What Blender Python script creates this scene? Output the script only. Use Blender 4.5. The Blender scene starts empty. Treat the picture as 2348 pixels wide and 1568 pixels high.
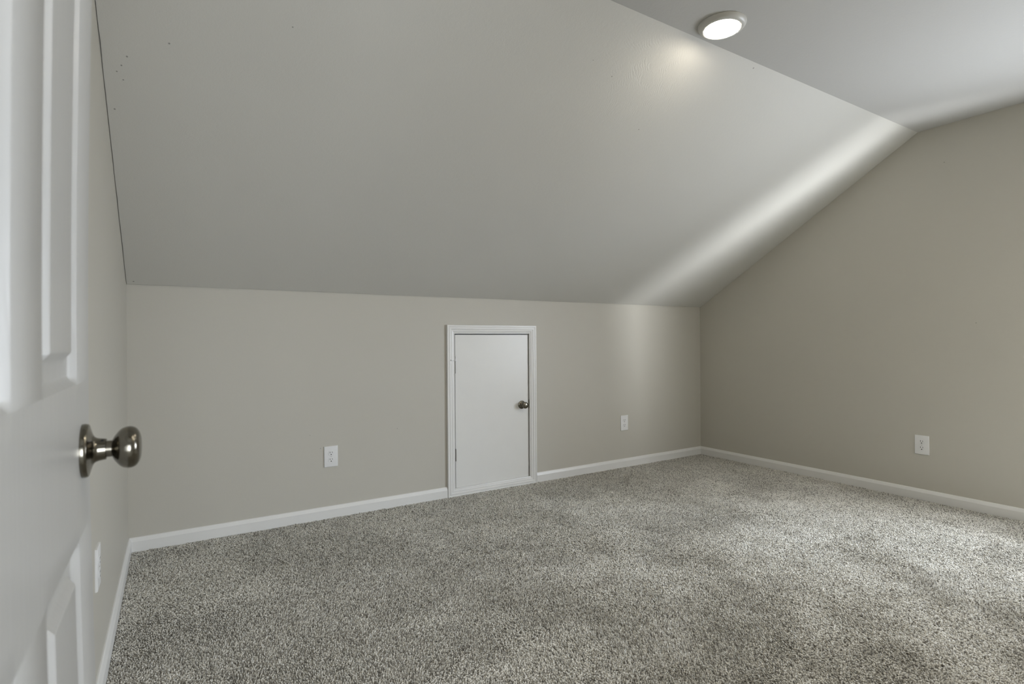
import bpy, bmesh, math, random
import numpy as np
from mathutils import Vector, Matrix, noise

# ------------------------------------------------------------------ camera
scene = bpy.context.scene
W, H, HC, D = 4.201, 1.304, 2.318, 1.686      # room width, knee wall height, ceiling height, run of the slope
FRONT = -3.12                                  # inner face of the wall with the doorway
F_PX = 1251.2
YAW, PITCH, ROLL = 0.5567, -0.0016, -0.0069
CAM = Vector((0.1898, -3.2578, 1.0157))
fwd = Vector((math.sin(YAW) * math.cos(PITCH), math.cos(YAW) * math.cos(PITCH), math.sin(PITCH)))
rgt = Vector((math.cos(YAW), -math.sin(YAW), 0))
up = rgt.cross(fwd)
r2 = rgt * math.cos(ROLL) + up * math.sin(ROLL)
u2 = -rgt * math.sin(ROLL) + up * math.cos(ROLL)
cd = bpy.data.cameras.new('camera')
cam = bpy.data.objects.new('camera', cd)
scene.collection.objects.link(cam)
cam.matrix_world = Matrix(((r2.x, u2.x, -fwd.x, CAM.x), (r2.y, u2.y, -fwd.y, CAM.y), (r2.z, u2.z, -fwd.z, CAM.z), (0, 0, 0, 1)))
cd.sensor_fit = 'HORIZONTAL'
cd.sensor_width = 36.0
cd.lens = F_PX / 2348 * 36.0
cd.clip_start = 0.02
cd.dof.use_dof = True
cd.dof.focus_distance = 2.9
cd.dof.aperture_fstop = 6.5
scene.camera = cam

# ------------------------------------------------------------------ world, daylight, exposure
wd = bpy.data.worlds.new('world')
scene.world = wd
wd.use_nodes = True
bg = wd.node_tree.nodes['Background']
bg.inputs['Color'].default_value = (0.62, 0.74, 1.0, 1)
bg.inputs['Strength'].default_value = 0.6
scene.view_settings.view_transform = 'Standard'
scene.view_settings.look = 'None'
scene.view_settings.gamma = 1.0
scene.view_settings.use_curve_mapping = False
scene.view_settings.exposure = 2.32

WY0, WY1, WZ0, WZ1 = -3.04, -2.215, 0.42, 1.66     # window opening in the right wall
WALL_T = 0.07


def area(name, loc, direction, sx, sy, power, col, spread=180):
    l = bpy.data.lights.new(name, 'AREA')
    l.shape = 'RECTANGLE'
    l.size, l.size_y = sx, sy
    l.energy = power
    l.color = col
    l.spread = math.radians(spread)
    o = bpy.data.objects.new(name, l)
    scene.collection.objects.link(o)
    o.location = loc
    o.rotation_euler = Vector(direction).to_track_quat('-Z', 'Y').to_euler()
    return o


# sky light entering through the window
area('window_daylight', (W + 0.0045, (WY0 + WY1) / 2, (WZ0 + WZ1) / 2), (-1, 0, 0), WZ1 - WZ0 - 0.06, WY1 - WY0 - 0.06, 11, (0.88, 0.93, 1.0))
# open sky higher up outside, falling through the window onto the carpet and the far wall
area('sky_daylight', (W + 2.3, -3.9, 2.15), (-2.3, 1.3, -1.05), 2.2, 1.8, 56, (0.66, 0.80, 1.0))
# brighter strip of outdoors seen along the wall through the same window
BA = math.radians(10.0)
bd = Vector((-math.sin(BA), math.cos(BA), 0.50)).normalized()
bc = Vector((W + 0.07, (WY0 + WY1) / 2, 1.05))
area('outdoor_daylight', bc - bd * 5.0, bd, 1.85, 8.5, 315, (0.92, 0.955, 1.0), 90)

# added fill lamps on the landing, for the door bevels and the room's left
area('door_fill', (0.45, -3.75, 1.1), (-0.407, 0.914, 0), 0.25, 1.6, 0.28, (0.84, 0.91, 1.0), 36)
area('landing_fill', (0.45, -4.85, 0.95), (0.05, 1, -0.05), 1.0, 1.2, 7, (0.86, 0.92, 1.0))

# ------------------------------------------------------------------ helpers
C = scene.collection


def link(name, bm, mat, parent=None, smooth=False, angle=None):
    me = bpy.data.meshes.new(name)
    bmesh.ops.recalc_face_normals(bm, faces=bm.faces)
    bm.to_mesh(me)
    bm.free()
    if mat:
        me.materials.append(mat)
    if smooth:
        for p in me.polygons:
            p.use_smooth = True
        if angle:
            me.set_sharp_from_angle(angle=math.radians(angle))
    o = bpy.data.objects.new(name, me)
    C.objects.link(o)
    if parent:
        o.parent = parent
    return o


def empty(name, loc=(0, 0, 0), rz=0):
    o = bpy.data.objects.new(name, None)
    o.empty_display_size = 0.05
    C.objects.link(o)
    o.location = loc
    o.rotation_euler = (0, 0, rz)
    return o


def tag(o, label=None, cat=None, group=None, kind=None):
    if label: o['label'] = label
    if cat: o['category'] = cat
    if group: o['group'] = group
    if kind: o['kind'] = kind
    return o


def struct(o, label=None, cat=None):
    return tag(o, label, cat, None, 'structure')


def box(bm, x0, x1, y0, y1, z0, z1):
    v = [bm.verts.new(p) for p in ((x0, y0, z0), (x1, y0, z0), (x1, y1, z0), (x0, y1, z0), (x0, y0, z1), (x1, y0, z1), (x1, y1, z1), (x0, y1, z1))]
    for f in ((0, 3, 2, 1), (4, 5, 6, 7), (0, 1, 5, 4), (1, 2, 6, 5), (2, 3, 7, 6), (3, 0, 4, 7)):
        bm.faces.new([v[i] for i in f])


def bbox(bm, x0, x1, y0, y1, z0, z1, w=0.002, seg=2):
    b = bmesh.new()
    box(b, x0, x1, y0, y1, z0, z1)
    bmesh.ops.bevel(b, geom=b.edges[:], offset=w, segments=seg, affect='EDGES', profile=0.5)
    me = bpy.data.meshes.new('tmp')
    b.to_mesh(me); b.free()
    bm.from_mesh(me)
    bpy.data.meshes.remove(me)


def lathe(bm, prof, n=48, mat=None):
    """prof: (s along +X, radius); revolved about X."""
    rings = []
    for s, r in prof:
        if r < 1e-6:
            rings.append([bm.verts.new((s, 0, 0))])
        else:
            rings.append([bm.verts.new((s, r * math.cos(2 * math.pi * i / n), r * math.sin(2 * math.pi * i / n))) for i in range(n)])
    for a, b in zip(rings, rings[1:]):
        if len(a) == 1 and len(b) == 1:
            continue
        for i in range(n):
            j = (i + 1) % n
            if len(a) == 1: bm.faces.new((a[0], b[i], b[j]))
            elif len(b) == 1: bm.faces.new((a[i], a[j], b[0]))
            else: bm.faces.new((a[i], a[j], b[j], b[i]))
    if mat is not None:
        bmesh.ops.transform(bm, matrix=mat, verts=bm.verts)


def sweep(bm, prof, path, closed=False, cap=True):
    """prof points (u, v) placed at each path station by path fn giving Vector."""
    rings = [[bm.verts.new(st(u, v)) for u, v in prof] for st in path]
    m = len(prof)
    pairs = list(zip(rings, rings[1:])) + ([(rings[-1], rings[0])] if closed else [])
    for a, b in pairs:
        for i in range(m):
            j = (i + 1) % m
            bm.faces.new((a[i], a[j], b[j], b[i]))
    if cap and not closed:
        bm.faces.new(rings[0])
        bm.faces.new(rings[-1][::-1])


def smooth_profile(pts, n=6):
    """Catmull-Rom through (a, b) points."""
    P = [Vector((a, b)) for a, b in pts]
    out = []
    for i in range(len(P) - 1):
        p0, p1, p2, p3 = P[max(i - 1, 0)], P[i], P[i + 1], P[min(i + 2, len(P) - 1)]
        for k in range(n):
            t = k / n
            q = 0.5 * ((2 * p1) + (p2 - p0) * t + (2 * p0 - 5 * p1 + 4 * p2 - p3) * t * t + (3 * p1 - p0 - 3 * p2 + p3) * t ** 3)
            out.append((q.x, max(q.y, 0)))
    out.append((P[-1].x, P[-1].y))
    return out


# ------------------------------------------------------------------ materials
def new_mat(name):
    m = bpy.data.materials.new(name)
    m.use_nodes = True
    nt = m.node_tree
    return m, nt, nt.nodes['Principled BSDF']


def nd(nt, typ, **kw):
    n = nt.nodes.new(typ)
    for k, v in kw.items():
        if k in n.inputs.keys():
            n.inputs[k].default_value = v
        else:
            setattr(n, k, v)
    return n


def coords(nt):
    g = nd(nt, 'ShaderNodeNewGeometry')
    return g.outputs['Position']


def paint(name, col, rough=0.6, bump=0.12, bscale=240.0, tone=0.02, spots=(), spec=0.35, swirl=0.0, spot=0.7):
    """wall paint: roller stipple, faint large scale unevenness, a few nicks at fixed places"""
    m, nt, b = new_mat(name)
    pos = coords(nt)
    n1 = nd(nt, 'ShaderNodeTexNoise', Scale=bscale, Detail=3.0, Roughness=0.6)
    n2 = nd(nt, 'ShaderNodeTexNoise', Scale=2.2, Detail=4.0)
    n3 = nd(nt, 'ShaderNodeTexNoise', Scale=60.0, Detail=4.0)
    for n in (n1, n2, n3):
        nt.links.new(pos, n.inputs['Vector'])
    mix = nd(nt, 'ShaderNodeMix', data_type='RGBA')
    mix.inputs[6].default_value = tuple(c * (1 - tone) for c in col) + (1,)
    mix.inputs[7].default_value = tuple(min(1, c * (1 + tone)) for c in col) + (1,)
    nt.links.new(n2.outputs['Fac'], mix.inputs[0])
    cur = mix.outputs[2]
    for p, r in spots:
        d = nd(nt, 'ShaderNodeVectorMath', operation='DISTANCE')
        nt.links.new(pos, d.inputs[0])
        d.inputs[1].default_value = p
        mr = nd(nt, 'ShaderNodeMapRange')
        nt.links.new(d.outputs['Value'], mr.inputs['Value'])
        mr.inputs['From Min'].default_value = r * 0.3
        mr.inputs['From Max'].default_value = r * 0.8
        mr.inputs['To Min'].default_value = spot
        mr.inputs['To Max'].default_value = 0.0
        mx = nd(nt, 'ShaderNodeMix', data_type='RGBA')
        nt.links.new(mr.outputs['Result'], mx.inputs[0])
        nt.links.new(cur, mx.inputs[6])
        mx.inputs[7].default_value = (0.06, 0.055, 0.045, 1)
        cur = mx.outputs[2]
    nt.links.new(cur, b.inputs['Base Color'])
    b.inputs['Roughness'].default_value = rough
    b.inputs['Specular IOR Level'].default_value = spec
    bp = nd(nt, 'ShaderNodeBump', Strength=bump, Distance=0.002)
    ad = nd(nt, 'ShaderNodeMath', operation='ADD')
    nt.links.new(n1.outputs['Fac'], ad.inputs[0])
    nt.links.new(n3.outputs['Fac'], ad.inputs[1])
    h = ad.outputs[0]
    if swirl:
        # arcs left by a trowel in one skimmed patch near the lamp, with grit standing out of it
        def dist(p):
            d = nd(nt, 'ShaderNodeVectorMath', operation='DISTANCE')
            nt.links.new(pos, d.inputs[0])
            d.inputs[1].default_value = p
            return d.outputs['Value']
        msk = nd(nt, 'ShaderNodeMapRange')
        nt.links.new(dist((2.00, -1.46, 2.18)), msk.inputs['Value'])
        msk.inputs['From Min'].default_value = 0.06
        msk.inputs['From Max'].default_value = 0.34
        msk.inputs['To Min'].default_value = 1.0
        msk.inputs['To Max'].default_value = 0.0
        n4 = nd(nt, 'ShaderNodeTexNoise', Scale=16.0, Detail=3.0)
        nt.links.new(pos, n4.inputs['Vector'])
        brk = nd(nt, 'ShaderNodeMapRange')
        nt.links.new(n4.outputs['Fac'], brk.inputs['Value'])
        brk.inputs['From Min'].default_value = 0.48
        brk.inputs['From Max'].default_value = 0.62
        wr = nd(nt, 'ShaderNodeMath', operation='MULTIPLY_ADD')
        nt.links.new(n4.outputs['Fac'], wr.inputs[0])
        wr.inputs[1].default_value = 0.05
        nt.links.new(dist((1.66, -1.30, 2.085)), wr.inputs[2])
        fr = nd(nt, 'ShaderNodeMath', operation='MULTIPLY')
        nt.links.new(wr.outputs[0], fr.inputs[0])
        fr.inputs[1].default_value = 560.0
        sn = nd(nt, 'ShaderNodeMath', operation='SINE')
        nt.links.new(fr.outputs[0], sn.inputs[0])
        vo = nd(nt, 'ShaderNodeTexVoronoi', Scale=55.0)
        nt.links.new(pos, vo.inputs['Vector'])
        gr = nd(nt, 'ShaderNodeMapRange')
        nt.links.new(vo.outputs['Distance'], gr.inputs['Value'])
        gr.inputs['From Min'].default_value = 0.05
        gr.inputs['From Max'].default_value = 0.22
        gr.inputs['To Min'].default_value = 1.6
        gr.inputs['To Max'].default_value = 0.0
        a1 = nd(nt, 'ShaderNodeMath', operation='ADD')
        nt.links.new(sn.outputs[0], a1.inputs[0])
        nt.links.new(gr.outputs['Result'], a1.inputs[1])
        m1 = nd(nt, 'ShaderNodeMath', operation='MULTIPLY')
        nt.links.new(a1.outputs[0], m1.inputs[0])
        nt.links.new(brk.outputs['Result'], m1.inputs[1])
        m2 = nd(nt, 'ShaderNodeMath', operation='MULTIPLY')
        nt.links.new(m1.outputs[0], m2.inputs[0])
        nt.links.new(msk.outputs['Result'], m2.inputs[1])
        a2 = nd(nt, 'ShaderNodeMath', operation='MULTIPLY_ADD')
        nt.links.new(m2.outputs[0], a2.inputs[0])
        a2.inputs[1].default_value = swirl
        nt.links.new(h, a2.inputs[2])
        h = a2.outputs[0]
    nt.links.new(h, bp.inputs['Height'])
    nt.links.new(bp.outputs['Normal'], b.inputs['Normal'])
    return m


def enamel(name, col, rough=0.3, grain=0.0, spec=0.5):
    """semi-gloss trim paint; grain > 0 adds a moulded wood grain running along Z"""
    m, nt, b = new_mat(name)
    pos = coords(nt)
    n = nd(nt, 'ShaderNodeTexNoise', Scale=9.0, Detail=4.0)
    nt.links.new(pos, n.inputs['Vector'])
    mix = nd(nt, 'ShaderNodeMix', data_type='RGBA')
    mix.inputs[6].default_value = tuple(c * 0.98 for c in col) + (1,)
    mix.inputs[7].default_value = tuple(min(1, c * 1.02) for c in col) + (1,)
    nt.links.new(n.outputs['Fac'], mix.inputs[0])
    nt.links.new(mix.outputs[2], b.inputs['Base Color'])
    b.inputs['Roughness'].default_value = rough
    b.inputs['Specular IOR Level'].default_value = spec
    bp = nd(nt, 'ShaderNodeBump', Strength=0.08, Distance=0.001)
    if grain:
        mp = nd(nt, 'ShaderNodeMapping')
        mp.inputs['Scale'].default_value = (1, 120, 5)
        nt.links.new(pos, mp.inputs['Vector'])
        g = nd(nt, 'ShaderNodeTexNoise', Scale=1.0, Detail=5.0, Roughness=0.6, Distortion=0.6)
        nt.links.new(mp.outputs[0], g.inputs['Vector'])
        nt.links.new(g.outputs['Fac'], bp.inputs['Height'])
        bp.inputs['Strength'].default_value = grain
    else:
        n3 = nd(nt, 'ShaderNodeTexNoise', Scale=120.0, Detail=2.0)
        nt.links.new(pos, n3.inputs['Vector'])
        nt.links.new(n3.outputs['Fac'], bp.inputs['Height'])
    nt.links.new(bp.outputs['Normal'], b.inputs['Normal'])
    return m


def metal(name, col, rough, aniso=0.0):
    m, nt, b = new_mat(name)
    pos = coords(nt)
    n = nd(nt, 'ShaderNodeTexNoise', Scale=400.0, Detail=2.0)
    nt.links.new(pos, n.inputs['Vector'])
    mr = nd(nt, 'ShaderNodeMapRange')
    mr.inputs['To Min'].default_value = rough * 0.85
    mr.inputs['To Max'].default_value = rough * 1.15
    nt.links.new(n.outputs['Fac'], mr.inputs['Value'])
    nt.links.new(mr.outputs['Result'], b.inputs['Roughness'])
    b.inputs['Base Color'].default_value = tuple(col) + (1,)
    b.inputs['Metallic'].default_value = 1.0
    b.inputs['Anisotropic'].default_value = aniso
    return m


def plain(name, col, rough=0.5, spec=0.4):
    m, nt, b = new_mat(name)
    pos = coords(nt)
    n = nd(nt, 'ShaderNodeTexNoise', Scale=30.0, Detail=2.0)
    nt.links.new(pos, n.inputs['Vector'])
    mix = nd(nt, 'ShaderNodeMix', data_type='RGBA')
    mix.inputs[6].default_value = tuple(c * 0.97 for c in col) + (1,)
    mix.inputs[7].default_value = tuple(min(1, c * 1.03) for c in col) + (1,)
    nt.links.new(n.outputs['Fac'], mix.inputs[0])
    nt.links.new(mix.outputs[2], b.inputs['Base Color'])
    b.inputs['Roughness'].default_value = rough
    b.inputs['Specular IOR Level'].default_value = spec
    return m


def carpet_mat(name):
    """heathered yarn: each tuft carries its own tone, with pile shade mixed in"""
    m, nt, b = new_mat(name)
    at = nd(nt, 'ShaderNodeAttribute', attribute_name='tone')
    cr = nd(nt, 'ShaderNodeValToRGB')
    e = cr.color_ramp.elements
    e[0].position = 0.05; e[0].color = (0.15, 0.135, 0.108, 1)
    e[1].position = 0.95; e[1].color = (0.86, 0.83, 0.75, 1)
    k = e.new(0.5); k.color = (0.64, 0.612, 0.54, 1)
    nt.links.new(at.outputs['Fac'], cr.inputs['Fac'])
    nt.links.new(cr.outputs['Color'], b.inputs['Base Color'])
    b.inputs['Roughness'].default_value = 0.85
    b.inputs['Specular IOR Level'].default_value = 0.15
    b.inputs['Sheen Weight'].default_value = 0.15
    return m


def glass_mat():
    m = bpy.data.materials.new('window_glass')
    m.use_nodes = True
    nt = m.node_tree
    nt.nodes.clear()
    out = nd(nt, 'ShaderNodeOutputMaterial')
    tr = nd(nt, 'ShaderNodeBsdfTransparent')
    gl = nd(nt, 'ShaderNodeBsdfGlossy', Roughness=0.02)
    lw = nd(nt, 'ShaderNodeLayerWeight')
    lw.inputs['Blend'].default_value = 0.5
    pw = nd(nt, 'ShaderNodeMath', operation='POWER')
    pw.inputs[1].default_value = 5.0
    nt.links.new(lw.outputs['Facing'], pw.inputs[0])
    fr = nd(nt, 'ShaderNodeMapRange')
    fr.inputs['To Min'].default_value = 0.04
    fr.inputs['To Max'].default_value = 0.95
    nt.links.new(pw.outputs[0], fr.inputs['Value'])
    mx = nd(nt, 'ShaderNodeMixShader')
    nt.links.new(fr.outputs[0], mx.inputs[0])
    nt.links.new(tr.outputs[0], mx.inputs[1])
    nt.links.new(gl.outputs[0], mx.inputs[2])
    nt.links.new(mx.outputs[0], out.inputs[0])
    return m


def lamp_mat():
    m, nt, b = new_mat('lamp_lens')
    b.inputs['Base Color'].default_value = (0.9, 0.9, 0.88, 1)
    b.inputs['Emission Color'].default_value = (1.0, 0.92, 0.79, 1)
    b.inputs['Emission Strength'].default_value = 17.5
    return m


WALL_COL = (0.54, 0.515, 0.45)
M_SLOPE = paint('slope_paint', (0.63, 0.615, 0.565), 0.55, 0.16, 200.0, 0.015, swirl=0.5,
                spots=[((0.543, -1.298, 2.0845), .004), ((0.1875, -1.152, 1.9965), .005), ((0.07, -1.081, 1.954), .005), ((0.053, -1.049, 1.9345), .0045),
                       ((0.039, -1.026, 1.921), .004), ((0.055, -1.002, 1.907), .004), ((0.023, -0.893, 1.841), .005), ((1.840, -1.453, 2.178), .0045),
                       ((2.181, -1.275, 2.071), .0045), ((2.544, -1.665, 2.305), .006), ((0.031, -0.026, 1.3195), .006), ((1.705, -1.487, 2.198), .003)])
M_CEIL = paint('ceiling_paint', (0.53, 0.52, 0.49), 0.7, 0.2, 160.0, 0.015)
M_WALL = paint('wall_paint', WALL_COL, 0.5, 0.10, 260.0, 0.015,
               spots=[((1.373, 0, 0.478), .005), ((0.911, 0, 0.404), .005), ((0.854, 0, 0.485), .004), ((W, -1.825, 2.09), .006), ((W, -1.976, 1.104), .006)], spot=0.4)
M_TRIM = enamel('trim_paint', (0.78, 0.77, 0.74), 0.32)
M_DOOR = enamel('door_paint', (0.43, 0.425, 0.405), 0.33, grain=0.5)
M_HATCH = enamel('hatch_paint', (0.78, 0.77, 0.735), 0.32, spec=0.4)
M_NICKEL = metal('satin_nickel', (0.20, 0.184, 0.15), 0.18)
M_HINGE = metal('hinge_nickel', (0.20, 0.19, 0.17), 0.35)
M_PLATE = plain('outlet_plastic', (0.78, 0.775, 0.76), 0.35, 0.5)
M_SCREW = plain('outlet_screw', (0.45, 0.44, 0.42), 0.3)
M_SLOT = plain('outlet_slot', (0.02, 0.02, 0.018), 0.6)
M_CARPET = carpet_mat('carpet')
M_BACKING = plain('carpet_backing', (0.40, 0.38, 0.33), 0.9, 0.1)
M_GAP_SHADE = plain('gap_shade', (0.05, 0.048, 0.045), 0.9)
M_RING = plain('lamp_trim', (0.56, 0.55, 0.51), 0.35)
M_LENS = lamp_mat()
M_GLASS = glass_mat()

# ------------------------------------------------------------------ room shell
T = 0.12
HATCH = dict(x0=1.764, x1=2.366, z0=0.036, z1=1.072)     # rough opening of the attic hatch
HALL = -4.9

bm = bmesh.new()
PILE = 0.010
box(bm, -0.8, W + WALL_T, HALL - 0.1, T, -0.12, -PILE)
struct(link('floor', bm, M_BACKING), 'floor under the carpet pile', 'floor')


def value_noise(x, y, cell, rng, octaves=3):
    """smooth 2-D noise in -1..1 for arrays of points"""
    out, amp, tot = np.zeros_like(x), 1.0, 0.0
    for o in range(octaves):
        g = rng.uniform(-1, 1, (256, 256))
        u, v = x / cell + 100.3 + 17 * o, y / cell + 100.7
        i, j = np.floor(u).astype(int), np.floor(v).astype(int)
        fu, fv = u - i, v - j
        fu, fv = fu * fu * (3 - 2 * fu), fv * fv * (3 - 2 * fv)
        g00, g10, g01, g11 = g[i % 256, j % 256], g[(i + 1) % 256, j % 256], g[i % 256, (j + 1) % 256], g[(i + 1) % 256, (j + 1) % 256]
        out += amp * ((g00 * (1 - fu) + g10 * fu) * (1 - fv) + (g01 * (1 - fu) + g11 * fu) * fv)
        tot += amp
        amp *= 0.55
        cell *= 0.5
    return out / tot


def build_pile():
    rng = np.random.default_rng(7)
    sp = 0.0054
    gx, gy = np.meshgrid(np.arange(0.016, W - 0.016, sp), np.arange(FRONT - 0.11, -0.015, sp * 0.866), indexing='ij')
    gx = gx + (np.arange(gx.shape[1]) % 2)[None, :] * sp * 0.5
    x, y = gx.ravel(), gy.ravel()
    keep = (y > FRONT + 0.016) | ((x > DX0) & (x < DX1))
    keep &= ~((y > -0.019) & (x > 1.708) & (x < 2.416))
    x, y = x[keep], y[keep]
    n = len(x)
    x = x + rng.normal(0, sp * 0.22, n)
    y = y + rng.normal(0, sp * 0.22, n)
    # how the pile lies: brushed patches a hand or a foot wide
    lx = 0.9 * value_noise(x, y, 0.34, rng, 3) + 0.35 * value_noise(x, y, 0.07, rng, 2)
    ly = 0.9 * value_noise(x, y, 0.34, rng, 3) + 0.35 * value_noise(x, y, 0.07, rng, 2)
    # flattened patches spread their tufts wide, brushed-up ones stand thin with gaps between
    pt = value_noise(x + 3.3, y, 0.42, rng, 4) + 0.5 * value_noise(x, y, 0.11, rng, 2)
    pt = np.clip(0.5 + 1.7 * pt, 0, 1)
    h = PILE * (0.80 + 0.08 * pt + rng.normal(0, 0.17, n))
    h = np.clip(h, PILE * 0.35, PILE * 1.2)
    ax = lx * PILE * 0.75 + rng.normal(0, 0.0010, n)
    ay = ly * PILE * 0.75 + rng.normal(0, 0.0010, n)
    r = sp * (0.41 + 0.25 * pt) * rng.uniform(0.75, 1.25, n)
    th = rng.uniform(0, 2 * np.pi, n)
    V = np.empty((n, 7, 3))
    for k in range(3):
        t = th + k * 2 * np.pi / 3
        V[:, k, 0] = x + r * np.cos(t); V[:, k, 1] = y + r * np.sin(t); V[:, k, 2] = -PILE - 0.0005
        t2 = t + 0.9
        V[:, 3 + k, 0] = x + ax * 0.7 + r * 0.98 * np.cos(t2); V[:, 3 + k, 1] = y + ay * 0.7 + r * 0.98 * np.sin(t2); V[:, 3 + k, 2] = -PILE + h * 0.78
    V[:, 6, 0] = x + ax; V[:, 6, 1] = y + ay; V[:, 6, 2] = -PILE + h
    # keep the tufts out of the boards and walls
    V[:, :, 0] = np.clip(V[:, :, 0], 0.0145, W - 0.0145)
    V[:, :, 1] = np.minimum(V[:, :, 1], -0.0145)
    tri = []
    for k in range(3):
        j = (k + 1) % 3
        tri += [(k, j, 3 + j), (k, 3 + j, 3 + k), (3 + k, 3 + j, 6)]
    tri = np.array(tri)
    F = (np.arange(n)[:, None, None] * 7 + tri[None]).reshape(-1, 3)
    me = bpy.data.meshes.new('carpet_pile')
    nf = len(F)
    me.vertices.add(n * 7)
    me.vertices.foreach_set('co', V.reshape(-1).astype(np.float32))
    me.loops.add(nf * 3)
    me.loops.foreach_set('vertex_index', F.reshape(-1).astype(np.int32))
    me.polygons.add(nf)
    me.polygons.foreach_set('loop_start', np.arange(0, nf * 3, 3, dtype=np.int32))
    me.polygons.foreach_set('loop_total', np.full(nf, 3, dtype=np.int32))
    me.update(calc_edges=True)
    tone = np.clip(rng.normal(0.70, 0.20, n), 0, 1)            # heathered yarn: each tuft has a tone of its own
    tone = np.where(rng.random(n) < 0.27 - 0.10 * pt, tone * 0.3, tone)  # more dark tufts in brushed-up patches: shade of the gaps put into colour
    at = me.attributes.new('tone', 'FLOAT', 'POINT')
    at.data.foreach_set('value', np.repeat(tone, 7).astype(np.float32))
    me.polygons.foreach_set('use_smooth', np.ones(nf, dtype=bool))
    me.materials.append(M_CARPET)
    o = bpy.data.objects.new('carpet_pile', me)
    C.objects.link(o)
    return tag(o, 'grey-beige speckled cut pile carpet covering the whole floor', 'carpet', None, 'stuff')


DX0, DX1, DZ = 0.052, 0.875, 2.06
build_pile()

# knee wall (with the hatch opening cut out)
bm = bmesh.new()
a = HATCH
box(bm, -T, a['x0'], 0, T, 0, H + 0.25)
box(bm, a['x1'], W + WALL_T, 0, T, 0, H + 0.25)
box(bm, a['x0'], a['x1'], 0, T, a['z1'], H + 0.25)
box(bm, a['x0'], a['x1'], 0, T, 0, a['z0'])
box(bm, a['x0'], a['x1'], T - 0.02, T, a['z0'], a['z1'])
struct(link('wall_back', bm, M_WALL), 'low greige knee wall under the sloped ceiling, with small white hatch door', 'wall')

bm = bmesh.new()
box(bm, -T, 0, FRONT, 0, 0, HC + 0.1)
struct(link('wall_left', bm, M_WALL), 'greige left wall mostly hidden behind the open panelled door', 'wall')

# right wall with the window opening
bm = bmesh.new()
x0, x1 = W, W + WALL_T
box(bm, x0, x1, WY1, 0, 0, HC + 0.1)
box(bm, x0, x1, FRONT - T, WY0, 0, HC + 0.1)
box(bm, x0, x1, WY0, WY1, 0, WZ0)
box(bm, x0, x1, WY0, WY1, WZ1, HC + 0.1)
struct(link('wall_right', bm, M_WALL), 'shaded greige gable wall on the right, under the slope', 'wall')

# front wall with the doorway the camera stands in
bm = bmesh.new()
box(bm, -T, DX0, FRONT - T, FRONT, 0, HC + 0.1)
box(bm, DX1, W, FRONT - T, FRONT, 0, HC + 0.1)
box(bm, DX0, DX1, FRONT - T, FRONT, DZ, HC + 0.1)
struct(link('wall_front', bm, M_WALL), 'greige wall around the doorway behind the viewer', 'wall')

# landing behind the doorway
bm = bmesh.new()
box(bm, -0.8, -0.7, HALL, FRONT - T, 0, HC + 0.1)
box(bm, 1.7, 1.8, HALL, FRONT - T, 0, HC + 0.1)
box(bm, -0.8, 1.8, HALL - 0.1, HALL, 0, HC + 0.1)
struct(link('wall_landing', bm, M_WALL), 'greige walls of the landing outside the doorway', 'wall')

bm = bmesh.new()
box(bm, -0.8, W + WALL_T, HALL - 0.1, -D - 0.0, HC, HC + 0.1)
struct(link('ceiling', bm, M_CEIL), 'flat off-white ceiling strip with the round lamp', 'ceiling')

# sloped ceiling: a backing slab, and a gently uneven skin whose ragged edges leave a fine crack at the walls
ns = Vector((0, -(HC - H), -D)).normalized()             # inward normal (down and towards the room)
ang = Vector((0, -D, HC - H)).normalized()               # up the slope
LEN = math.hypot(D, HC - H)


def sl(x, s, off=0.0):
    return Vector((x, 0, H)) + ang * s - ns * off         # off > 0 goes outwards, behind the surface


bm = bmesh.new()
v = [bm.verts.new(sl(x, s, o)) for o in (0.008, 0.10) for x, s in ((0, -0.0), (W, -0.0), (W, LEN), (0, LEN))]
for f in ((0, 1, 2, 3), (7, 6, 5, 4), (0, 4, 5, 1), (1, 5, 6, 2), (2, 6, 7, 3), (3, 7, 4, 0)):
    bm.faces.new([v[i] for i in f])
back = link('ceiling_slope', bm, M_SLOPE)
struct(back, 'off-white sloped ceiling rising from the knee wall', 'ceiling')
bm = bmesh.new()
NX, NS = 240, 110
grid = []
for i in range(NX + 1):
    row = []
    for j in range(NS + 1):
        x, s = W * i / NX, LEN * j / NS
        if i == 0:
            x += 0.0022 + 0.0030 * max(0, noise.noise((3.1, s * 9, 0)) + 0.25 * noise.noise((1, s * 60, 0)))
        if j == 0:
            s += 0.0040 + 0.0040 * max(0, 0.4 + noise.noise((x * 5, 7.7, 0)) + 0.4 * noise.noise((x * 40, 2, 0)))
        wob = 0.0022 * noise.noise((x * 1.1, s * 1.6, 4.2)) + 0.0008 * noise.noise((x * 4, s * 4, 9.0))
        edge = min(1, min(x, W - x) / 0.25, (LEN - s) / 0.05 if j < NS else 0)
        row.append(bm.verts.new(sl(x, s, -max(-0.003, wob) * max(edge, 0))))
    grid.append(row)
for i in range(NX):
    for j in range(NS):
        bm.faces.new((grid[i][j], grid[i + 1][j], grid[i + 1][j + 1], grid[i][j + 1]))
skin = link('drywall_skin', bm, M_SLOPE, back, smooth=True)

# ------------------------------------------------------------------ baseboards
BT, BH = 0.014, 0.065
BPROF = [(0, -0.02), (BT, -0.02), (BT, BH * 0.70), (BT - 0.001, BH * 0.735), (BT - 0.007, BH * 0.95), (0.005, BH - 0.001), (0.003, BH), (0, BH)]


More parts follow.
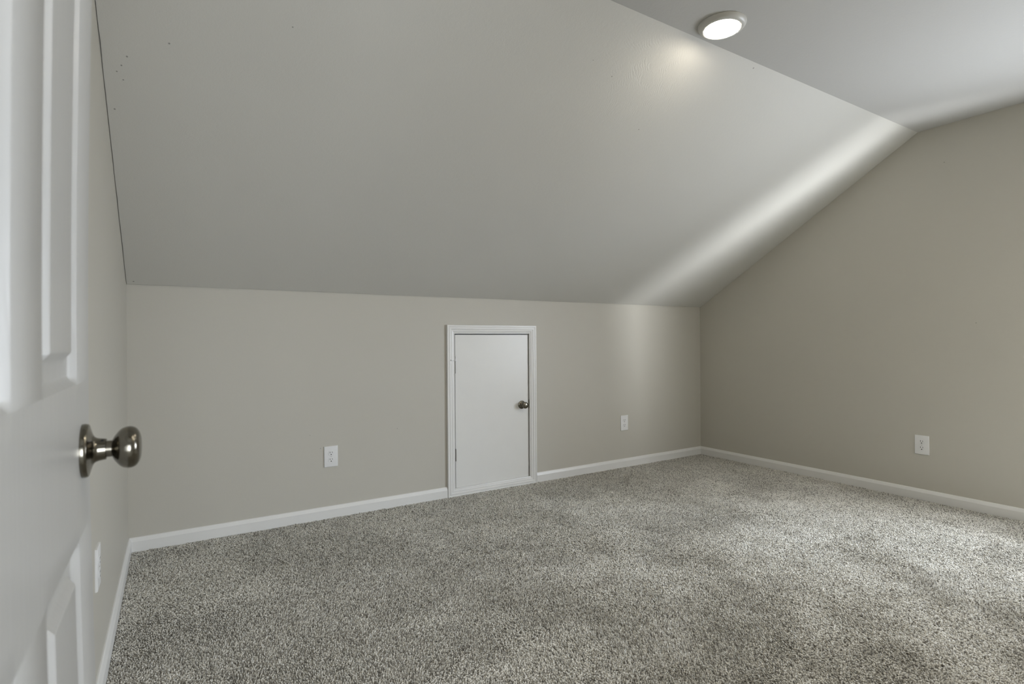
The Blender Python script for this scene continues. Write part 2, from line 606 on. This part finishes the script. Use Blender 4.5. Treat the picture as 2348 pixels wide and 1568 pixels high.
def board(name, p0, p1, nrm, m0=0, m1=0, label=None):
    """baseboard from p0 to p1 along a wall, nrm points into the room; m0/m1 mitre the ends"""
    p0, p1, nrm = Vector(p0), Vector(p1), Vector(nrm)
    d = (p1 - p0).normalized()
    bm = bmesh.new()
    st = [lambda u, w: p0 + nrm * u + d * (u * m0) + Vector((0, 0, w)), lambda u, w: p1 + nrm * u - d * (u * m1) + Vector((0, 0, w))]
    sweep(bm, BPROF, st)
    return struct(link(name, bm, M_TRIM), label, 'baseboard')


CX0, CX1, CZ1 = 1.710, 2.414, 1.125
board('baseboard_back', (0, 0, 0), (CX0 - 0.003, 0, 0), (0, -1, 0), 1, 0, 'white baseboard along the knee wall, left of the hatch door')
board('baseboard_back', (CX1 + 0.002, 0, 0), (W, 0, 0), (0, -1, 0), 0, 1, 'white baseboard along the knee wall, right of the hatch door')
board('baseboard_left', (0, FRONT, 0), (0, 0, 0), (1, 0, 0), 0, 1, 'white baseboard running along the left wall beside the open door')
board('baseboard_right', (W, 0, 0), (W, FRONT, 0), (-1, 0, 0), 1, 0, 'white baseboard along the right gable wall')

# ------------------------------------------------------------------ attic hatch in the knee wall
hatch = empty('door_2', ((CX0 + CX1) / 2, 0, 0))
struct(hatch, 'small white flush hatch door with moulded casing in the knee wall', 'door')


def to_parent(o, par):
    o.matrix_parent_inverse = Matrix.Translation(-Vector(par.location)) if par.rotation_euler.z == 0 else par.matrix_basis.inverted()


def hp(name, bm, mat, smooth=False, angle=30, parent=None):
    par = parent or hatch
    o = link(name, bm, mat, par, smooth, angle)
    if par is hatch:
        to_parent(o, hatch)
    return o


# casing: moulded profile mitred round all four sides (u across from outer edge, w out of the wall)
CW = 0.056
CPROF = [(0, -0.001), (0, 0.014), (0.002, 0.0165), (0.010, 0.0165), (0.0125, 0.0135), (0.0155, 0.0135), (0.019, 0.0155), (0.027, 0.0150),
         (0.031, 0.0115), (0.034, 0.0115), (0.037, 0.0130), (0.045, 0.0115), (0.048, 0.0085), (0.0505, 0.0085), (0.052, 0.0100), (CW, 0.0085), (CW, -0.001)]
bm = bmesh.new()
cz0 = -0.008
st = [lambda u, w: Vector((CX0 + u, -w, cz0 + u)), lambda u, w: Vector((CX1 - u, -w, cz0 + u)),
      lambda u, w: Vector((CX1 - u, -w, CZ1 - u)), lambda u, w: Vector((CX0 + u, -w, CZ1 - u))]
sweep(bm, CPROF, st, closed=True)
hp('casing', bm, M_TRIM)
# jamb lining and dark sheet behind the panel
bm = bmesh.new()
a = HATCH
jt = 0.006
box(bm, a['x0'], a['x0'] + jt, 0.0, 0.09, a['z0'], a['z1'])
box(bm, a['x1'] - jt, a['x1'], 0.0, 0.09, a['z0'], a['z1'])
box(bm, a['x0'] + jt, a['x1'] - jt, 0.0, 0.09, a['z1'] - jt, a['z1'])
box(bm, a['x0'] + jt, a['x1'] - jt, 0.0, 0.09, a['z0'], a['z0'] + jt)
hp('jamb', bm, M_TRIM)
SX0, SX1, SZ0, SZ1 = 1.7765, 2.3545, 0.047, 1.0605
bm = bmesh.new()
bbox(bm, SX0, SX1, 0.004, 0.036, SZ0, SZ1, 0.0012, 2)
hp('panel', bm, M_HATCH)
bm = bmesh.new()
box(bm, SX0 - 0.006, SX1 + 0.006, 0.038, 0.05, SZ0 - 0.004, SZ1 + 0.004)
hp('stop', bm, M_GAP_SHADE)  # near-black sheet: shade in the gap round the panel put into colour
for zc, w in ((0.845, 0.08), (0.266, 0.08)):
    bm = bmesh.new()
    # leaves in the gap and a barrel proud of it
    box(bm, SX0 - 0.0095, SX0 - 0.0015, -0.0012, 0.012, zc - w / 2, zc + w / 2)
    b2 = bmesh.new()
    lathe(b2, [(-w / 2, 0.0), (-w / 2, 0.0042), (w / 2, 0.0042), (w / 2, 0.0)], 14, Matrix.Translation((SX0 - 0.005, -0.0035, zc)) @ Matrix.Rotation(-math.pi / 2, 4, 'Y'))
    me = bpy.data.meshes.new('tmp'); b2.to_mesh(me); b2.free(); bm.from_mesh(me); bpy.data.meshes.remove(me)
    hinge = hp('hinge', bm, M_HINGE)
# hinge pin door stop on the upper hinge
bm = bmesh.new()
zc = 0.893
lathe(bm, [(0, 0.0), (0, 0.0055), (0.004, 0.0062), (0.008, 0.0055), (0.010, 0.003), (0.030, 0.0026), (0.032, 0.0058), (0.038, 0.0058), (0.040, 0.0)], 14,
      Matrix.Translation((SX0 - 0.003, -0.010, zc)) @ Matrix.Rotation(math.radians(188), 4, 'Z'))
b2 = bmesh.new()
lathe(b2, [(-0.010, 0), (-0.010, 0.0068), (0.012, 0.0068), (0.014, 0.004), (0.024, 0.003), (0.025, 0)], 14, Matrix.Translation((SX0 - 0.002, -0.009, zc)) @ Matrix.Rotation(-math.pi / 2, 4, 'Y'))
me = bpy.data.meshes.new('tmp'); b2.to_mesh(me); b2.free(); bm.from_mesh(me); bpy.data.meshes.remove(me)
tag(hp('door_stop', bm, M_PLATE, True, 40), 'small white hinge pin door stop')

# small round knob
KP = Vector((2.297, 0.004, 0.563))
rot = Matrix.Translation(KP) @ Matrix.Rotation(-math.pi / 2, 4, 'Z')
bm = bmesh.new()
lathe(bm, smooth_profile([(0.024, 0.0085), (0.030, 0.0095), (0.035, 0.015), (0.041, 0.0215), (0.048, 0.0235), (0.055, 0.021), (0.060, 0.013), (0.0615, 0.0)], 5), 40, rot)
kn = hp('door_knob', bm, M_NICKEL, True, 60)
bm = bmesh.new()
lathe(bm, [(0, 0.0), (0, 0.029), (0.003, 0.0295), (0.0055, 0.0285)] + smooth_profile([(0.006, 0.0275), (0.009, 0.022), (0.012, 0.0135), (0.016, 0.0105), (0.025, 0.0100)], 4) + [(0.025, 0.0)], 40, rot)
ro = link('rose', bm, M_NICKEL, kn, True, 35)
bm = bmesh.new()
bbox(bm, SX1 - 0.0005, SX1 + 0.0045, -0.0035, 0.02, 0.562 - 0.028, 0.562 + 0.034, 0.0008, 1)
hp('strike_plate', bm, M_HINGE)

# ------------------------------------------------------------------ open six panel door on the left
DF, DT = 0.093, 0.035                                     # room side face, thickness
DY1, DY0 = -2.328, -3.085                                 # latch edge, hinge edge
DZ0, DZ1 = 0.012, 2.035


def bow(z):
    t = max(-1.0, min(1.0, (z - 0.98) / 1.0))
    return 0.014 * (1 - math.cos(math.pi * t)) / 2


door = empty('door_1', (DF - DT / 2, DY0, 0))
struct(door, 'white six-panel door standing open against the left wall', 'door')
cols = [(-2.949, -2.744), (-2.636, -2.431)]
rows = [(0.235, 0.783), (0.967, 1.600), (1.705, 1.915)]
# profile across a panel border: distance in from the edge, depth below the face
PP = [(0.0, 0.0), (0.0012, 0.0006), (0.0095, 0.0076), (0.0112, 0.0086), (0.0135, 0.0088), (0.0255, 0.0086), (0.0300, 0.0078), (0.0330, 0.0060),
      (0.0390, 0.0010), (0.0405, 0.0003), (0.0425, 0.0002)]


def face_grid(xf, sgn):
    """one face of the door, panels pressed in; sgn +1: depth goes to -x"""
    ys, zs = {DY0, DY1}, {DZ0, DZ1}
    for c0, c1 in cols:
        for u, _ in PP:
            ys |= {round(c0 + u, 5), round(c1 - u, 5)}
    for r0, r1 in rows:
        for u, _ in PP:
            zs |= {round(r0 + u, 5), round(r1 - u, 5)}
    zs |= {round(z, 5) for z in np.arange(DZ0, DZ1, 0.04)}
    ys, zs = sorted(ys), sorted(zs)
    us = [p[0] for p in PP]; ds = [p[1] for p in PP]

    def depth(y, z):
        for c0, c1 in cols:
            for r0, r1 in rows:
                if c0 <= y <= c1 and r0 <= z <= r1:
                    return float(np.interp(min(y - c0, c1 - y, z - r0, r1 - z), us, ds))
        return 0.0
    return ys, zs, depth


bm = bmesh.new()
ys, zs, depth = face_grid(DF, 1)
rings = {}
for side, xf, sg in (('f', DF, -1), ('b', DF - DT, 1)):
    g = [[bm.verts.new((xf + sg * depth(y, z) + bow(z), y, z)) for z in zs] for y in ys]
    rings[side] = g
    for i in range(len(ys) - 1):
        for j in range(len(zs) - 1):
            q = (g[i][j], g[i + 1][j], g[i + 1][j + 1], g[i][j + 1])
            # split corner cells along the mitre
            dd = [depth(ys[i], zs[j]), depth(ys[i + 1], zs[j]), depth(ys[i + 1], zs[j + 1]), depth(ys[i], zs[j + 1])]
            if abs(dd[0] - dd[2]) < 1e-9 and abs(dd[1] - dd[3]) > 1e-9:
                bm.faces.new((q[0], q[1], q[2])); bm.faces.new((q[0], q[2], q[3]))
            elif abs(dd[1] - dd[3]) < 1e-9 and abs(dd[0] - dd[2]) > 1e-9:
                bm.faces.new((q[0], q[1], q[3])); bm.faces.new((q[1], q[2], q[3]))
            else:
                bm.faces.new(q)
f, b = rings['f'], rings['b']
n, m = len(ys), len(zs)
for j in range(m - 1):
    bm.faces.new((f[0][j], f[0][j + 1], b[0][j + 1], b[0][j]))
    bm.faces.new((f[n - 1][j], b[n - 1][j], b[n - 1][j + 1], f[n - 1][j + 1]))
for i in range(n - 1):
    bm.faces.new((f[i][0], b[i][0], b[i + 1][0], f[i + 1][0]))
    bm.faces.new((f[i][m - 1], f[i + 1][m - 1], b[i + 1][m - 1], b[i][m - 1]))
bmesh.ops.remove_doubles(bm, verts=bm.verts, dist=1e-6)


def dp(name, bm, mat, smooth=True, angle=30, parent=None):
    par = parent or door
    o = link(name, bm, mat, par, smooth, angle)
    if par is door:
        o.matrix_parent_inverse = Matrix.Translation(-door.location)
    return o


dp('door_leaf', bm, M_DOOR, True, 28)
KZ, KY = 0.882, -2.394


def door_knob(x, flip, scale=1.0):
    R = Matrix.Translation((x, KY, KZ)) @ (Matrix.Rotation(math.pi, 4, 'Z') if flip else Matrix.Identity(4)) @ Matrix.Diagonal((scale, 1, 1, 1))
    bm = bmesh.new()
    lathe(bm, [(0.022, 0.0), (0.022, 0.0104), (0.0300, 0.0104)] + smooth_profile([(0.0305, 0.0112), (0.0335, 0.0168), (0.0395, 0.0240), (0.0470, 0.0267), (0.0540, 0.0253), (0.0587, 0.0200), (0.0612, 0.0115), (0.0618, 0.0)], 6), 56, R)
    k = dp('door_knob', bm, M_NICKEL, True, 50)
    bm = bmesh.new()
    lathe(bm, [(-0.001, 0.0), (-0.001, 0.0332), (0.003, 0.0335), (0.0062, 0.0325)] + smooth_profile([(0.0068, 0.0318), (0.0088, 0.0245), (0.0112, 0.0180), (0.0145, 0.0149), (0.0190, 0.0138), (0.0240, 0.0131)], 5) + [(0.0244, 0.0126), (0.0244, 0.0)], 56, R)
    rs = link('rose', bm, M_NICKEL, k, True, 35)
    bm = bmesh.new()
    sc = R @ Matrix.Translation((0.0205, 0, 0)) @ Matrix.Rotation(math.radians(118), 4, 'X') @ Matrix.Translation((0, 0.0128, 0))
    lathe(bm, [(0.0, 0.0), (0.0, 0.0019), (0.0012, 0.0019), (0.0012, 0.0)], 12, sc @ Matrix.Rotation(math.pi / 2, 4, 'Z'))
    link('set_screw', bm, M_SLOT, k)
    return k


door_knob(DF + bow(KZ), False)
door_knob(DF - DT + bow(KZ), True, 0.78)
bm = bmesh.new()
bbox(bm, DF - DT + 0.006, DF - 0.006, DY1 - 0.0005, DY1 + 0.0012, KZ - 0.029, KZ + 0.029, 0.0005, 1)
dp('latch_plate', bm, M_HINGE, False)
for zc in (0.25, 1.02, 1.80):
    bm = bmesh.new()
    lathe(bm, [(-0.045, 0.0), (-0.045, 0.006), (0.045, 0.006), (0.045, 0.0)], 14, Matrix.Translation((DF + bow(zc) + 0.004, DY0 - 0.006, zc)) @ Matrix.Rotation(-math.pi / 2, 4, 'Y'))
    dp('hinge', bm, M_HINGE)

# jamb and casing of the doorway
bm = bmesh.new()
box(bm, DX0 - 0.045, DX0, FRONT, FRONT + 0.014, 0, DZ + 0.055)
box(bm, DX1, DX1 + 0.056, FRONT, FRONT + 0.014, 0, DZ + 0.055)
box(bm, DX0, DX1, FRONT, FRONT + 0.014, DZ, DZ + 0.055)
struct(link('trim_1', bm, M_TRIM), 'white casing around the doorway behind the viewer', 'trim')

# ------------------------------------------------------------------ window in the right wall (beyond the frame, lets the daylight in)
win = empty('window_1', (W + WALL_T / 2, (WY0 + WY1) / 2, WZ0))
struct(win, 'white framed window in the right gable wall', 'window')


def wp(name, bm, mat):
    o = link(name, bm, mat, win)
    o.matrix_parent_inverse = Matrix.Translation(-win.location)
    return o


bm = bmesh.new()
fx0, fx1, fw = W + 0.0005, W + 0.052, 0.026
box(bm, fx0, fx1, WY0, WY0 + fw, WZ0, WZ1)
box(bm, fx0, fx1, WY1 - fw, WY1, WZ0, WZ1)
box(bm, fx0, fx1, WY0 + fw, WY1 - fw, WZ0, WZ0 + fw)
box(bm, fx0, fx1, WY0 + fw, WY1 - fw, WZ1 - fw, WZ1)
box(bm, fx0, fx1, WY0 + fw, WY1 - fw, 1.04 - 0.016, 1.04 + 0.016)
wp('window_frame', bm, M_TRIM)
bm = bmesh.new()
box(bm, W + 0.030, W + 0.034, WY0 + fw, WY1 - fw, WZ0 + fw, WZ1 - fw)
wp('pane', bm, M_GLASS)

# ------------------------------------------------------------------ ceiling lamp
def ceiling_lamp(x, y, label):
    lamp = empty('ceiling_lamp', (x, y, HC))
    tag(lamp, label, 'lamp', 'round flush ceiling lamps')
    dn = Matrix.Rotation(math.pi / 2, 4, 'Y')                # local +X -> -Z
    bm = bmesh.new()
    lathe(bm, [(0.0, 0.0), (0.0, 0.0945), (0.003, 0.0950)] + smooth_profile([(0.004, 0.0945), (0.010, 0.0915), (0.016, 0.0860), (0.0200, 0.0780), (0.0205, 0.0735)], 4) + [(0.0195, 0.0705), (0.0175, 0.0700), (0.0175, 0.0)], 72, dn)
    link('trim_ring', bm, M_RING, lamp, True, 40)
    bm = bmesh.new()
    lathe(bm, [(0.0178, 0.0), (0.0178, 0.0698), (0.0205, 0.0694), (0.0228, 0.0660), (0.0240, 0.050), (0.0245, 0.025), (0.0246, 0.0)], 64, dn)
    link('lens', bm, M_LENS, lamp, True, 40)


ceiling_lamp(2.128, -1.804, 'round flush ceiling lamp glowing white in the flat ceiling near the slope')
ceiling_lamp(1.3, -2.85, 'extra round flush ceiling lamp added out of view for ambient light, nearer the open door')  # unseen extra lamp, added to lift the ambient light
ceiling_lamp(2.3, -2.85, 'extra round flush ceiling lamp added out of view for ambient light, by the doorway wall, nearer the window')  # second added lamp, also out of view, to brighten the room


# ------------------------------------------------------------------ outlets (local: plate faces -Y, centre at origin)
def make_outlet(name):
    root = empty(name)
    bm = bmesh.new()
    pw, ph, pt = 0.0388, 0.0600, 0.0065
    for z0, z1 in ((-ph, ph),):
        box(bm, -pw, pw, -pt, 0.0, z0, z1)
    bmesh.ops.bevel(bm, geom=[e for e in bm.edges if all(vv.co.y < -0.004 for vv in e.verts)], offset=0.0035, segments=3, affect='EDGES', profile=0.6)
    link('cover_plate', bm, M_PLATE, root, True, 40)
    for s in (1, -1):
        zc = 0.0195 * s
        bm = bmesh.new()
        pts = []
        for k in range(40):
            t = 2 * math.pi * k / 40
            pts.append((0.0165 * math.cos(t), max(-0.0132, min(0.0132, 0.0165 * math.sin(t)))))
        fr = [bm.verts.new((px, -pt - 0.0016, zc + pz)) for px, pz in pts]
        bk = [bm.verts.new((px * 1.03, -pt + 0.0008, zc + pz * 1.03)) for px, pz in pts]
        bm.faces.new(fr)
        for k in range(40):
            bm.faces.new((fr[k], fr[(k + 1) % 40], bk[(k + 1) % 40], bk[k]))
        rc = link('receptacle', bm, M_PLATE, root)
        bm = bmesh.new()
        ye, yi = -pt - 0.0019, -pt - 0.0012
        box(bm, -0.0076, -0.0050, ye, yi, zc + 0.0005, zc + 0.0090)
        box(bm, 0.0050, 0.0074, ye, yi, zc + 0.0012, zc + 0.0084)
        cyl = [(0.0031 * math.cos(2 * math.pi * k / 14), 0.0031 * math.sin(2 * math.pi * k / 14)) for k in range(14)]
        c0 = [bm.verts.new((px, ye, zc - 0.0072 + pz)) for px, pz in cyl]
        c1 = [bm.verts.new((px, yi, zc - 0.0072 + pz)) for px, pz in cyl]
        bm.faces.new(c0)
        for k in range(14):
            bm.faces.new((c0[k], c0[(k + 1) % 14], c1[(k + 1) % 14], c1[k]))
        link('slots', bm, M_SLOT, rc)
    bm = bmesh.new()
    lathe(bm, [(0, 0), (0, 0.0024), (0.0009, 0.0021), (0.0012, 0)], 14, Matrix.Translation((0, -pt, 0)) @ Matrix.Rotation(-math.pi / 2, 4, 'Z'))
    link('screw', bm, M_SCREW, root)
    return root


def copy_tree(o, parent=None):
    c = o.copy()
    C.objects.link(c)
    c.parent = parent
    for ch in [k for k in bpy.data.objects if k.parent == o]:
        copy_tree(ch, c)
    return c


outlets = [((0.969, 0, 0.352), 0, 'white duplex outlet low on the knee wall, left of the hatch door'),
           ((3.275, 0, 0.352), 0, 'white duplex outlet low on the knee wall, right of the hatch door'),
           ((W, -1.701, 0.3435), -math.pi / 2, 'white duplex outlet low on the shaded right gable wall'),
           ((0, -1.290, 0.374), math.pi / 2, 'white duplex outlet seen edge-on on the left wall beside the open door')]
first = make_outlet('wall_outlet')
for i, (loc, rz, lab) in enumerate(outlets):
    o = first if i == 0 else copy_tree(first)
    o.location = loc
    o.rotation_euler = (0, 0, rz)
    tag(o, lab, 'outlet', 'duplex wall outlets')
